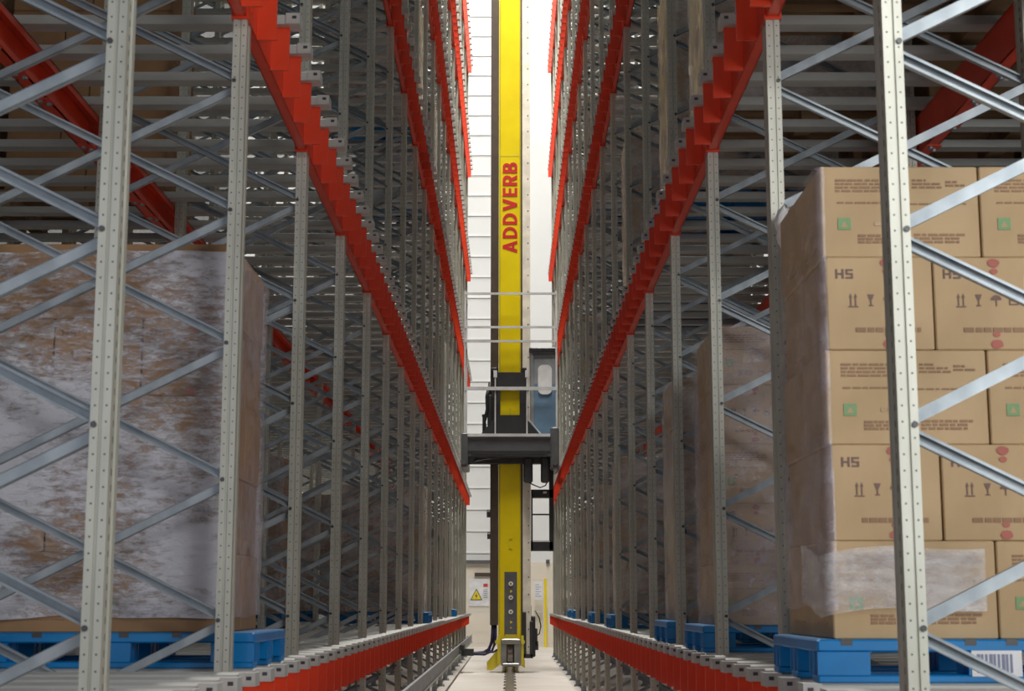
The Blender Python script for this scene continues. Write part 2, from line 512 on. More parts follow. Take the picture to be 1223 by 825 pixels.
def carton(w, kind, mats, seed, prints=True):
    rnd = random.Random(seed)
    mb = MB()
    g = 0.002
    mb.bbox(g, w - g, g, CD - g, 0.0005, CH - 0.0005, 0.004, 0)
    mb.box(g, w - g, CD / 2 - 0.03, CD / 2 + 0.03, CH - 0.002, CH + 0.0003, 4)    # tape along the lid
    if prints:
        if kind == 'long':
            for n in range(4): words(mb, 0.055, 0.055 + rnd.uniform(0.17, 0.24), 0.278 - n * 0.013, 0.007, rnd)
            for n in range(3): words(mb, 0.33, 0.33 + (0.05, 0.10, 0.11)[n], 0.278 - n * 0.013, 0.007, rnd)
            for n in range(2): words(mb, 0.45, 0.45 + (0.04, 0.075)[n], 0.272 - n * 0.013, 0.007, rnd)
            words(mb, 0.06, 0.27, 0.196, 0.006, rnd); words(mb, 0.31, 0.52, 0.192, 0.005, rnd)
            mb.box(0.06, 0.105, -0.0012, 0.001, 0.10, 0.143, 2)                    # green mark
            mb.face([(0.070, -0.0018, 0.110), (0.095, -0.0018, 0.110), (0.0825, -0.0018, 0.132)], 0)
            for n in range(3): words(mb, 0.13, 0.215, 0.075 - n * 0.012, 0.008, rnd)
            words(mb, 0.19, 0.225, 0.115, 0.014, rnd, mi=4)
            for n in range(3): words(mb, 0.33, 0.51 - n * 0.01, 0.078 - n * 0.013, 0.008, rnd)
        else:
            def rect(x, z, a, b, mi=5): mb.box(x, x + a, -0.0012, 0.001, z, z + b, mi)
            x, z = 0.035, 0.255                                                    # H S
            rect(x, z, 0.007, 0.034); rect(x + 0.022, z, 0.007, 0.034); rect(x + 0.007, z + 0.014, 0.015, 0.006)
            x += 0.036
            for dz in (0, 0.014, 0.028): rect(x, z + dz, 0.026, 0.006)
            rect(x, z + 0.020, 0.007, 0.008); rect(x + 0.019, z + 0.006, 0.007, 0.008)
            x, z = 0.08, 0.152                                                     # two arrows
            for dx in (0, 0.017):
                rect(x + dx + 0.004, z + 0.006, 0.004, 0.036)
                mb.face([(x + dx, -0.0012, z + 0.034), (x + dx + 0.012, -0.0012, z + 0.034), (x + dx + 0.006, -0.0012, z + 0.05)], 5)
            rect(x - 0.003, z, 0.035, 0.004)
            x = 0.145                                                              # goblet
            mb.face([(x, -0.0012, z + 0.046), (x + 0.008, -0.0012, z + 0.026), (x + 0.016, -0.0012, z + 0.026), (x + 0.024, -0.0012, z + 0.046)], 5)
            rect(x + 0.010, z + 0.008, 0.004, 0.02); rect(x + 0.004, z + 0.004, 0.016, 0.004)
            x = 0.20                                                               # umbrella
            mb.face([(x + 0.019 + 0.019 * math.cos(a * PI / 8), -0.0012, z + 0.026 + 0.018 * math.sin(a * PI / 8)) for a in range(9)], 5)
            rect(x + 0.017, z + 0.004, 0.004, 0.024)
            x = 0.265
            rect(x, z + 0.012, 0.004, 0.03); rect(x + 0.028, z + 0.012, 0.004, 0.03); rect(x, z + 0.008, 0.032, 0.004); rect(x + 0.008, z + 0.022, 0.016, 0.012)
            words(mb, 0.10, 0.33, 0.063, 0.016, rnd, mi=1)
            for zz, rr in ((CH - 0.022, 0.020), (CH - 0.052, 0.013), (0.02, 0.020), (0.055, 0.012)):   # red marks of the joined lid
                mb.face([(0.215 + rr * 1.1 * math.cos(a * PI / 6 + rnd.uniform(-.2, .2)), -0.0013, zz + rr * 0.8 * math.sin(a * PI / 6)) for a in range(12)], 3)
    # side print facing the aisle
    mb.box(-0.001, g + 0.001, 0.10, 0.32, 0.05, 0.056, 4)
    return mb.mesh('carton', mats)

CM = [M['card'], M['ink'], M['green'], M['pink'], M['tape'], M['inkdark']]
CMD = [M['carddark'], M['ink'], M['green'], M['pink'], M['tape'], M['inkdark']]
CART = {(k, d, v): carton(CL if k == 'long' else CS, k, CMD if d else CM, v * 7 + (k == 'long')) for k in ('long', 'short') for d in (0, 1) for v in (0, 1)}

LAYW = ['top layer', 'second layer', 'middle layer', 'fourth layer', 'bottom layer']
def cartons(s, xa, y0, z0, where, dark, seed):
    """carton stack: the front row and the aisle-side column, five layers; xa = face towards the aisle"""
    rnd = random.Random(seed)
    for n in range(5):
        layer = 4 - n                                   # from the bottom up
        kind = 'long' if n % 2 == 0 else 'short'
        w = CL if kind == 'long' else CS
        cnt = 2 if kind == 'long' else 3
        off = rnd.uniform(0, 0.012) + (0.008 if kind == 'short' else 0)
        z = z0 + n * CH
        posw = ['nearest the aisle', 'next to it' if cnt == 3 else 'farther from the aisle', 'farthest from the aisle']
        if cnt == 3: posw[1] = 'between its two neighbours'
        for c in range(cnt + 1):
            back = c == cnt
            i = 0 if back else c
            a = xa + off + i * (w + 0.003)
            x = a if s > 0 else -(a + w)
            y = y0 + (CD + 0.002 if back else rnd.uniform(0, 0.006))
            o = link('carton', CART[(kind, dark, rnd.randint(0, 1))], None, (x, y, z))
            look = 'wide printed carton' if kind == 'long' else 'narrow carton printed HS'
            if back: lab = f'brown carton behind the front row, aisle side of {LAYW[layer]}, {where}'
            else: lab = f'{look} {posw[i]}, front of {LAYW[layer]}, {where}'
            tag(o, lab, 'carton', f'cartons on the {where}')

def pallet_meshes():
    w, d, h = 1.2, 0.90, 0.145
    mb = MB()
    # deck with small square openings in its rim
    mb.bbox(0, w, 0, d, h - 0.042, h, 0.006)
    for x in (0.10, 0.30, 0.52, 0.66, 0.88, 1.08):
        for y in (-0.0015,):
            mb.box(x - 0.02, x + 0.02, y, 0.004, h - 0.020, h + 0.0004, 1)
    deck = mb.mesh('deck', [M['blue'], M['bolt']])
    mb = MB()
    mb.bbox(0, w, 0, 0.11, 0, 0.026, 0.005); mb.bbox(0, w, d - 0.11, d, 0, 0.026, 0.005); mb.bbox(0, w, d / 2 - 0.06, d / 2 + 0.06, 0, 0.026, 0.005)
    run = mb.mesh('runner', [M['blue']])
    mb = MB()
    # block: hollow, ribbed, scooped towards the aisle
    prof = []
    for k in range(9):
        a = PI * k / 8
        prof.append((0.05 * math.cos(a), 0.035 * math.sin(a)))
    bw, bd = 0.17, 0.15
    mb.box(0, 0.02, 0, bd, 0.026, h - 0.042); mb.box(bw - 0.02, bw, 0, bd, 0.026, h - 0.042)
    mb.box(0.02, bw - 0.02, 0, 0.012, 0.026, h - 0.042); mb.box(0.02, bw - 0.02, bd - 0.012, bd, 0.026, h - 0.042)
    mb.box(0.075, 0.095, 0.012, bd - 0.012, 0.026, h - 0.042)
    for x in (-0.004, bw):
        mb.box(x, x + 0.004, 0.0, 0.012, 0.026, h - 0.042); mb.box(x, x + 0.004, bd - 0.012, bd, 0.026, h - 0.042)
        mb.box(x, x + 0.004, 0.06, 0.075, 0.026, h - 0.042)
    blk = mb.mesh('block', [M['blue']])
    return deck, run, blk
PDECK, PRUN, PBLK = pallet_meshes()
PH = 0.145
def pallet(s, xa, y0, z, label):
    x = xa if s > 0 else -xa - 1.2
    t = thing('plastic_pallet', (x, y0, z), label, 'pallet', 'blue plastic pallets')
    link('deck', PDECK, t); link('runner', PRUN, t)
    for bx in (0.004, 0.515, 1.026):
        for by in (0, 0.375, 0.75): link('block', PBLK, t, (bx, by, 0))
    return t

def film(name, s, xa, y0, z0, w, d, h, mat, seed, e=0.012, front=None, lo=0.0, hi=0.0, amp=0.006, res=0.04, side=None, rag=0.02):
    """stretch film standing off a load: front, aisle side and far side, crumpled"""
    mb = MB()
    X0, X1 = xa - e, xa + w + e
    Yf, Yb = y0 - e, y0 + d + e
    path = []
    def seg(p, q):
        n = max(2, int((Vector(q) - Vector(p)).length / res))
        for k in range(n): path.append((p[0] + (q[0] - p[0]) * k / n, p[1] + (q[1] - p[1]) * k / n))
    r = 0.02
    pts = [(X1 if front is None else X0 + front, Yf), (X0 + r, Yf), (X0, Yf + r), (X0, Yb - r), (X0 + r, Yb), (X1, Yb)]
    for a, b in zip(pts, pts[1:]): seg(a, b)
    path.append(pts[-1])
    nz = max(3, int((h - lo - hi) / res))
    i0 = len(mb.v)
    n = len(path)
    for j in range(nz + 1):
        z = z0 + lo + (h - lo - hi) * j / nz
        for (x, y) in path:
            v = noise.noise(Vector((x * 6 + seed, y * 6, z * 9))) + 0.6 * noise.noise(Vector((x * 17, y * 17 + seed, z * 30)))
            nx = (x - (X0 + X1) / 2) / (X1 - X0); ny = (y - (Yf + Yb) / 2) / (Yb - Yf)
            g = amp * v
            px = x + (-g if nx < -0.45 else 0); py = y + (g if ny > 0.45 else -g if ny < -0.45 else 0)
            zz = z + (noise.noise(Vector((x * 3, y * 3, seed))) * rag if j in (0, nz) else 0)
            mb.v.append((px if s > 0 else -px, py, max(zz, z0 + 0.003)))
    for j in range(nz):
        for k in range(n - 1):
            a = i0 + j * n + k
            mb.smooth.add(len(mb.f))
            mb.f.append((a, a + 1, a + n + 1, a + n)); mb.m.append(0)
    me = bpy.data.meshes.new(name)
    me.from_pydata(mb.v, [], mb.f)
    me.materials.append(mat)
    if side is not None: me.materials.append(side)
    for p in me.polygons:
        p.use_smooth = True
        if side is not None and abs(p.normal.x) > 0.7: p.material_index = 1
    return link(name, me)

LH = 5 * CH
W2 = 2 * CL + 0.012
# right: first bay
D0 = DECK[0]
t = pallet(1, 1.04, 5.40, D0, 'blue plastic pallet under the big right stack of cartons, with a white label')
mb = MB(); mb.box(0.52, 0.69, -0.004, 0.0, 0.022, 0.108, 0)
for q in range(9): mb.box(0.537 + q * 0.014, 0.537 + q * 0.014 + (0.009 if q % 3 else 0.012), -0.005, -0.0035, 0.034, 0.096, 1)
mb.build('label_sticker', [M['paper'], M['barcode']], t)
cartons(1, 1.10, 5.43, D0 + PH, 'big right pallet', 0, 3)
tag(film('stretch_film', 1, 1.10, 5.43, D0 + PH, W2, 2 * CD, LH, M['film_light'], 2.0, front=0.03, lo=0.10), 'clear stretch film around the big right stack of cartons', 'stretch film')
bd = film('film_band', 1, 1.10, 5.43, D0 + PH, 0.50, 0.40, 0.30, M['film_band'], 5.0, e=0.024, lo=0.09, amp=0.006, rag=0.05)
tag(bd, 'shiny patch of stretch film across the lowest cartons of the big right stack', 'stretch film')
mb = MB()
n = 14
for j in range(n + 1):
    for k in range(n):
        a = 2 * PI * k / n; b = PI * j / n
        rr = 1 + 0.35 * noise.noise(Vector((math.cos(a) * 2, math.sin(a) * 2, b * 2)))
        mb.v.append((1.135 + 0.042 * rr * math.sin(b) * math.cos(a), 6.30 + 0.03 * rr * math.sin(b) * math.sin(a), D0 + PH + LH - 0.02 + 0.09 * rr * math.cos(b)))
for j in range(n):
    for k in range(n):
        mb.smooth.add(len(mb.f)); mb.f.append((j * n + k, j * n + (k + 1) % n, (j + 1) * n + (k + 1) % n, (j + 1) * n + k)); mb.m.append(0)
tag(mb.build('plastic_tuft', M['whitefilm']), 'white crumpled plastic bunched at the top back of the big right stack', 'plastic')
# left: second bay
pallet(-1, 1.06, 6.60, D0, 'blue plastic pallet under the big film-wrapped left stack')
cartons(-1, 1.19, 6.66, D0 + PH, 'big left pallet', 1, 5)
tag(film('stretch_film', -1, 1.19, 6.66, D0 + PH, W2, 2 * CD, LH, M['film_heavy'], 11.0, lo=0.06, hi=0.035, amp=0.008, side=M['film_light']), 'crinkled shiny stretch film around the big left stack of cartons', 'stretch film')
# right: third and fourth bay
for (k, y, xa, seed, word) in ((3 - 1, 8.72, 1.14, 8, 'third-bay right pallet'), (4 - 1, 10.72, 1.14, 9, 'fourth-bay right pallet')):
    pallet(1, 1.05, y - 0.04, D0, f'blue plastic pallet on the lowest right deck, {word.split("-")[0]} bay from the camera')
    cartons(1, xa, y, D0 + PH, word, 0, seed)
    tag(film('stretch_film', 1, xa, y, D0 + PH, W2, 2 * CD, LH, M['film_far' if seed == 9 else 'film_light'], seed * 3.1, amp=0.006), f'clear stretch film around the cartons of the {word}', 'stretch film')

# loads farther in: one wrapped block each
def load_mesh(dark, w=W2):
    mb = MB()
    for n in range(5):
        kind = n % 2
        cnt = 3 if kind else 2
        ww = w / cnt
        for c in range(cnt):
            for r in range(2):
                mb.bbox(c * ww + 0.003, (c + 1) * ww - 0.003, r * CD + 0.003, (r + 1) * CD - 0.003, n * CH, (n + 1) * CH - 0.003, 0.006)
    return mb.mesh('carton_block', [M['carddark'] if dark else M['card']])
LOADM = {d: load_mesh(d) for d in (0, 1)}
def wood_mesh():
    mb = MB()
    for k in range(6): mb.box(0, 1.2, k * 0.16, k * 0.16 + 0.10, 0.12, PH)
    for x in (0, 0.55, 1.10): mb.box(x, x + 0.10, 0, 0.90, 0.022, 0.12)
    for k in (0, 2.5, 5): mb.box(0, 1.2, k * 0.16, k * 0.16 + 0.10, 0, 0.022)
    return mb.mesh('wooden_pallet', [M['wood']])
WOOD = wood_mesh()
FILMS = {}
def wrapped(s, slot, k, L, label, dark=1, wrap=True, wood=False, xa=None):
    xa = (1.15 if slot == 0 else 1.17 + 1.26 * slot) if xa is None else xa
    y = yk(k) + 0.34
    z = DECK[L]
    where = f'{LEVEL[L]} {SIDE[s]} deck, {ORD[k]} bay from the camera'
    if wood:
        tag(link('wooden_pallet', WOOD, None, ((xa - 0.02) if s > 0 else -xa + 0.02 - 1.2, y - 0.03, z)), f'wooden pallet, {ORD[slot]} place from the aisle, {where}', 'pallet', 'wooden pallets')
    else:
        pallet(s, xa - 0.09 if slot == 0 else xa - 0.03, y - 0.03, z, f'blue plastic pallet, {ORD[slot]} place from the aisle, {where}')
    t = thing('wrapped_load', ((xa if s > 0 else -xa - W2), y, z + PH + 0.002), f'{label}, {where}', 'pallet load', f'wrapped loads of the {LEVEL[L]} {SIDE[s]} deck')
    link('carton_block', LOADM[dark], t)
    if wrap:
        if s not in FILMS:
            o = film('film_cover', s, 0.0, 0.0, 0.0, W2, 2 * CD, LH, M['film_far'], 31.0 + s, amp=0.008, res=0.06)
            FILMS[s] = o.data
            o.parent = t
        else:
            o = link('film_cover', FILMS[s], t)
        o.location = (0 if s > 0 else W2, 0, 0)
    return t

wl = 'film-wrapped carton load beside the aisle'
wi = 'film-wrapped carton load set back from the aisle'
wd = 'carton load deep in the rack'
for s, slot, k, L in ((1, 0, 6, 0), (1, 0, 8, 0), (1, 0, 11, 0), (1, 0, 12, 0), (-1, 0, 8, 0), (-1, 0, 13, 0), (1, 0, 1, 1), (1, 0, 2, 1), (1, 0, 3, 1), (1, 0, 5, 1),
                      (-1, 0, 7, 2), (-1, 0, 9, 2), (1, 0, 9, 2), (1, 0, 11, 2), (-1, 0, 11, 1), (1, 0, 10, 1)):
    wrapped(s, slot, k, L, wl, dark=0 if s > 0 else 1, wood=(s, L) == (1, 1) and k in (1, 2))  # wood replaces blue plastic on two pallets to keep the deck underside dark
for s, slot, k, L in ((-1, 1, 4, 0), (-1, 1, 6, 0), (1, 1, 3, 0), (1, 1, 6, 0), (1, 1, 8, 0), (-1, 1, 9, 0)):
    wrapped(s, slot, k, L, wi)
DEEP = [(-1, 2, 3, 0, 0), (-1, 2, 5, 0, 0), (-1, 2, 1, 1, 1), (-1, 2, 2, 1, 1), (-1, 1, 3, 1, 1), (-1, 2, 3, 1, 1), (-1, 2, 0, 1, 1), (1, 2, 4, 0, 0), (1, 2, 1, 0, 0), (1, 2, 2, 0, 0),
        (1, 0, 0, 1, 1)] + [(1, b, k, 1, 1) for b in (1, 2) for k in range(5)]
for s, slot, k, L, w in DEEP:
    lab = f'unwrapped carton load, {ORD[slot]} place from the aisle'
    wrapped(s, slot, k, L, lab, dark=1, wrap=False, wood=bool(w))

# ------------------------------------------------------------------ guide rail, floor rail
gx = -0.985
t = thing('guide_rail', (gx, 0, 0), 'long grey guide rail low along the left posts', 'rail')
mb = MB()
mb.prism([(-0.012, 0.36), (0.02, 0.36), (0.02, 0.372), (0, 0.385), (0, 0.535), (0.02, 0.548), (0.02, 0.56), (-0.012, 0.56)], 'y', 3.0, 41.0)
mb.build('rail_profile', M['brace'], t)
for k in range(NB + 1):
    mb = MB(); mb.box(-0.115, -0.012, yk(k) + 0.02, yk(k) + 0.08, 0.40, 0.52)
    mb.build('bracket', M['brace'], t)
mb = MB()
mb.prism([(-0.075, 0.0), (0.075, 0.0), (0.075, 0.012), (0.012, 0.022), (0.010, 0.09), (0.034, 0.098), (0.034, 0.128), (-0.034, 0.128), (-0.034, 0.098), (-0.010, 0.09), (-0.012, 0.022), (-0.075, 0.012)], 'y', 2.0, 47.0)
fr = thing('floor_rail', (-0.005, 0, 0), 'steel crane rail on the floor along the middle of the aisle', 'rail')
mb.build('rail_profile', M['railsteel'], fr)
mb = MB(); mb.box(-0.11, 0.11, 0, 0.08, 0.0, 0.010); mb.box(0.076, 0.10, 0.01, 0.07, 0.010, 0.03); mb.box(-0.10, -0.076, 0.01, 0.07, 0.010, 0.03)
CLIP = mb.mesh('rail_clip', [M['grey']])
for q in range(28): link('rail_clip', CLIP, fr, (0, 18.5 + q, 0))

# ------------------------------------------------------------------ stacker crane
CY = 31.4
cr = thing('stacker_crane', (0, CY, 0), 'tall yellow single-mast stacker crane on the rail at the aisle end', 'crane')
def part(name, mats, fn, parent=cr):
    mb = MB(); fn(mb); return mb.build(name, mats, parent)
MT = 18.7
def f(mb):
    mb.bbox(-0.21, 0.20, 0.0, 0.55, 0.55, MT, 0.012)
mast = part('mast', M['yellow'], f)
part('mast_edge', M['yellowdull'], lambda mb: (mb.box(-0.235, -0.211, 0.05, 0.5, 0.6, MT), mb.box(0.201, 0.212, 0.02, 0.5, 0.6, MT)), mast)
part('mast_channel', M['brown'], lambda mb: mb.box(0.213, 0.249, 0.06, 0.5, 0.6, MT), mast)
part('seam', M['yellowdull'], lambda mb: mb.box(-0.205, 0.195, -0.004, 0.0, 10.48, 10.50), mast)
def f(mb):
    mb.box(-0.03, -0.02, -0.012, 0.0, 2.42, 2.62); mb.box(-0.02, 0.04, -0.012, -0.002, 2.42, 2.43); mb.box(-0.02, 0.04, -0.012, -0.002, 2.61, 2.62)
part('hatch_edge', M['yellowdull'], f, mast)
# lettering on the mast, read from the bottom up
def glyphs(text, gap):
    """bold block capitals, cap height 1, as lists of outlines; returns outlines and total width"""
    T = 0.22
    def bowl(x, z0, z1, depth):
        """half ring from a stem at x, between z0 and z1"""
        out, inn = [], []
        n, h = 10, (z1 - z0) / 2
        r = min(depth, h) if depth >= h else depth
        for k in range(n + 1):
            a = -PI / 2 + PI * k / n
            out.append((x + depth - r + r * math.cos(a), z0 + h + h * math.sin(a)))
            ri, hi = r - T, h - T * 0.86
            inn.append((x + depth - r + ri * math.cos(a), z0 + h + hi * math.sin(a)))
        q = [[out[k], out[k + 1], inn[k + 1], inn[k]] for k in range(n)]
        c = x + depth - r
        if c > x:
            q += [[(x, z0), (c, z0), (c, z0 + T * 0.86), (x, z0 + T * 0.86)], [(x, z1 - T * 0.86), (c, z1 - T * 0.86), (c, z1), (x, z1)]]
        return q
    res, x = [], 0.0
    def rc(a, b, z0, z1): return [(x + a, z0), (x + b, z0), (x + b, z1), (x + a, z1)]
    for ch in text:
        if ch == 'A':
            w = 0.86
            res += [[(x, 0), (x + 0.24, 0), (x + 0.54, 1), (x + 0.32, 1)], [(x + w - 0.24, 0), (x + w, 0), (x + 0.54, 1), (x + 0.32, 1)], rc(0.2, 0.66, 0.2, 0.38)]
        elif ch == 'V':
            w = 0.86
            res += [[(x, 1), (x + 0.24, 1), (x + 0.54, 0), (x + 0.32, 0)], [(x + w - 0.24, 1), (x + w, 1), (x + 0.54, 0), (x + 0.32, 0)]]
        elif ch == 'D':
            w = 0.80
            res += [rc(0, T, 0, 1)] + bowl(x + T, 0, 1, 0.58)
        elif ch == 'E':
            w = 0.60
            res += [rc(0, T, 0, 1), rc(T, w, 0, 0.19), rc(T, w - 0.04, 0.41, 0.59), rc(T, w, 0.81, 1)]
        elif ch == 'R':
            w = 0.74
            res += [rc(0, T, 0, 1)] + bowl(x + T, 0.38, 1, 0.50) + [[(x + 0.30, 0.44), (x + 0.52, 0.44), (x + w, 0), (x + w - 0.26, 0)]]
        elif ch == 'B':
            w = 0.74
            res += [rc(0, T, 0, 1)] + bowl(x + T, 0.45, 1, 0.47) + bowl(x + T, 0, 0.55, 0.52)
        x += w + gap
    return res, x - gap
outl, tw = glyphs('ADDVERB', 0.16)
mb = MB()
for n, q in enumerate(outl):
    pr = [(0.145 - v * 0.30, 8.433 + u * 1.916 / tw) for u, v in q]
    mb.prism(pr, 'y', -0.005 - 0.00012 * n, 0.0)
me = mb.mesh('lettering', [M['rednote']])
lt = link('lettering', me, mast); lt['label'] = 'red lettering reading ADDVERB up the mast'
# dark cable duct on the left of the mast
part('cable_duct', M['brown'], lambda mb: (mb.bbox(-0.40, -0.24, 0.03, 0.42, 0.92, MT, 0.01), mb.box(-0.30, -0.285, 0.018, 0.03, 0.95, MT)))
part('duct_roller', M['black'], lambda mb: mb.disc((-0.40, 0.1, 3.12), 0.08, 'x', -0.07, 16))
part('duct_roller', M['black'], lambda mb: mb.disc((-0.40, 0.1, 2.68), 0.07, 'x', -0.06, 16))
# perforated strip on the right
def f(mb):
    mb.box(0.25, 0.41, 0.08, 0.12, 0.35, MT)
    mb.box(0.25, 0.262, 0.05, 0.08, 0.35, MT); mb.box(0.398, 0.41, 0.05, 0.08, 0.35, MT)
    z = 0.5
    while z < MT - 0.2:
        mb.disc((0.365, 0.079, z), 0.013, 'y', -0.003, 8, 1)
        z += 0.34
strip = part('perforated_strip', [M['cream'], M['bolt']], f)
# grey plate with bolts on the mast foot
def f(mb):
    mb.box(-0.115, 0.135, -0.012, 0.0, 0.72, 1.96)
    for k in range(6): mb.disc((-0.10 + 0.0, -0.012, 0.8 + k * 0.2), 0.007, 'y', -0.004, 6)
pl = part('foot_plate', M['dgrey'], f)
def f(mb):
    for z in (1.73, 1.46, 1.18):
        mb.disc((0.012, -0.012, z), 0.045, 'y', -0.012, 14); mb.disc((0.012, -0.024, z), 0.018, 'y', -0.004, 8, 1)
part('flange_bolt', [M['cream'], M['bolt']], f, pl)
def f(mb):
    for z in (1.58, 0.98): mb.face([(0.0, -0.0135, z - 0.03), (0.05, -0.0135, z), (0.0, -0.0135, z + 0.03)]) ; mb.box(0.0, 0.03, -0.014, -0.012, z - 0.12, z - 0.10)
part('yellow_mark', M['yellow'], f, pl)
# wheel housing
def f(mb):
    mb.box(-0.18, -0.07, -0.14, 0.5, 0.14, 0.62); mb.box(0.08, 0.21, -0.14, 0.5, 0.14, 0.62)
    mb.bbox(-0.18, 0.21, -0.16, 0.5, 0.56, 0.66, 0.02); mb.bbox(-0.16, 0.19, -0.16, -0.02, 0.13, 0.19, 0.015)
    mb.box(-0.07, 0.08, 0.12, 0.5, 0.14, 0.58)
part('wheel_housing', M['grey'], f)
def f(mb):
    mb.disc((-0.035, 0.13, 0.35), 0.22, 'x', 0.07, 28)
    mb.disc((-0.05, 0.13, 0.35), 0.235, 'x', 0.014, 28); mb.disc((0.036, 0.13, 0.35), 0.235, 'x', 0.014, 28)
part('wheel', M['railsteel'], f)
def f(mb):
    mb.box(-0.25, -0.185, -0.10, 0.6, 0.16, 0.72); mb.box(0.215, 0.265, -0.10, 0.6, 0.16, 0.72)
    for x in (-0.25, 0.24): mb.disc((x, -0.12, 0.60), 0.05, 'y', 0.05, 10)
    mb.box(-0.10, 0.13, -0.05, 0.0, 0.66, 0.74)
    mb.prism([(-0.25, 0.45), (-0.20, 0.16), (-0.34, 0.055), (-0.46, 0.055), (-0.46, 0.20)], 'y', 0.0, 0.04)
    mb.prism([(0.215, 0.5), (0.215, 0.14), (0.29, 0.09), (0.29, 0.22)], 'y', 0.0, 0.04)
    mb.box(-0.16, 0.17, 0.5, 4.2, 0.16, 0.60)
part('base_frame', M['yellowdull'], f)
def f(mb):
    mb.tube([(-0.34, 0.1, 0.95), (-0.345, 0.08, 0.75), (-0.36, 0.05, 0.60), (-0.42, 0.02, 0.45), (-0.52, 0.0, 0.39), (-0.70, 0.0, 0.375), (-0.93, 0.0, 0.40)], 0.035)
    mb.tube([(-0.29, 0.1, 0.95), (-0.29, 0.06, 0.7), (-0.31, 0.04, 0.55), (-0.36, 0.02, 0.42), (-0.50, -0.03, 0.36), (-0.92, -0.03, 0.37)], 0.028)
    mb.tube([(-0.25, 0.0, 0.45), (-0.33, 0.0, 0.40), (-0.46, -0.05, 0.40)], 0.02)
part('supply_hose', M['navy'], f)
def f(mb):
    mb.box(-0.96, -0.72, -0.10, 0.25, 0.33, 0.46); mb.box(-0.965, -0.90, -0.3, 0.5, 0.44, 0.54); mb.disc((-0.86, -0.12, 0.40), 0.07, 'y', 0.05, 12)
part('current_collector', M['black'], f)
# hoist motor around the strip foot
def f(mb):
    mb.bbox(0.235, 0.255, 0.1, 0.5, 0.30, 1.22, 0.004); mb.bbox(0.42, 0.50, 0.1, 0.5, 0.30, 1.10, 0.02); mb.box(0.27, 0.42, 0.25, 0.5, 0.28, 1.3)
    mb.disc((0.50, 0.25, 0.52), 0.09, 'x', 0.06, 14); mb.bbox(0.44, 0.54, 0.12, 0.4, 0.60, 0.86, 0.015)
    mb.bbox(0.25, 0.315, 0.0, 0.1, 0.30, 1.18, 0.012); mb.bbox(0.385, 0.45, 0.0, 0.1, 0.30, 1.0, 0.012); mb.box(0.25, 0.45, 0.0, 0.19, 0.28, 0.36)
part('hoist_motor', M['black'], f)
part('motor_cable', M['rubber'], lambda mb: mb.tube([(0.5, 0.2, 1.2), (0.58, 0.2, 1.05), (0.61, 0.2, 0.9), (0.58, 0.2, 0.75), (0.5, 0.2, 0.7)], 0.012))
# lower ladder-like frame on the right
def f(mb):
    x0, x1, z0, z1, y = 0.42, 0.87, 2.38, 3.60, 0.1
    mb.box(x0, x0 + 0.03, y, y + 0.3, z0, z1); mb.box(x1 - 0.085, x1, y, y + 0.3, z0, z1)
    mb.bbox(x0 - 0.02, x1, y, y + 0.3, z0, z0 + 0.20, 0.02); mb.box(x0, x1, y, y + 0.3, z1 - 0.16, z1)
    mb.box(x0 + 0.03, x1 - 0.085, y + 0.27, y + 0.3, 3.1, 3.13)
    mb.box(x1 - 0.085, x1, y, y + 0.3, z1, 4.25)
lf = part('lower_frame', M['black'], f)
part('name_plate', M['white'], lambda mb: (mb.box(0.66, 0.73, 0.092, 0.1, 3.52, 3.56), mb.box(0.45, 0.79, 0.094, 0.1, 2.555, 2.57)), lf)
# lifting carriage
def f(mb):
    prof = [(0.0, 4.22), (0.0, 4.58), (-0.03, 4.60), (-0.03, 4.62), (0.25, 4.62), (0.25, 4.22)]
    mb.prism([(u - 0.25, v) for u, v in prof], 'x', -0.86, 0.82)
    mb.box(-0.86, 0.82, -0.27, -0.25, 4.34, 4.36); mb.box(-0.86, 0.82, -0.28, -0.25, 4.24, 4.27)
    mb.box(-0.86, 0.82, 0.7, 0.95, 4.22, 4.6)
    mb.bbox(-0.975, -0.84, -0.3, 1.1, 4.02, 4.70, 0.02); mb.bbox(0.80, 0.972, -0.3, 1.1, 3.98, 4.82, 0.03)
    mb.disc((-0.93, -0.3, 4.12), 0.06, 'y', -0.03, 12); mb.disc((0.90, -0.3, 4.10), 0.05, 'y', -0.03, 12)
    mb.prism([(-0.84, 4.22), (-0.70, 4.22), (-0.84, 4.06)], 'y', -0.2, -0.1)
ca = part('carriage', M['dgrey'], f)
part('carriage_edge', M['lgrey'], lambda mb: mb.box(-0.86, 0.80, -0.29, -0.22, 4.625, 4.685), ca)
part('fork', M['black'], lambda mb: (mb.bbox(-0.90, 0.85, -0.1, 0.1, 4.10, 4.24, 0.01), mb.box(-0.78, 0.75, -0.29, -0.255, 4.27, 4.33)), ca)
def f(mb):
    mb.bbox(0.27, 0.45, -0.2, 0.0, 3.72, 4.22, 0.03); mb.bbox(0.61, 0.78, -0.2, 0.0, 3.72, 4.22, 0.03); mb.disc((0.35, -0.22, 3.78), 0.07, 'y', 0.05, 12)
part('hanging_bracket', M['black'], f, ca)
def f(mb):
    mb.tube([(0.33, -0.15, 3.75), (0.45, -0.15, 3.68), (0.6, -0.15, 3.62), (0.7, -0.15, 3.66), (0.78, -0.15, 3.8)], 0.012)
    mb.tube([(-0.84, -0.26, 4.08), (-0.7, -0.26, 4.12), (-0.5, -0.26, 4.17), (-0.2, -0.26, 4.18)], 0.014)
part('loose_cable', M['rubber'], f, ca)
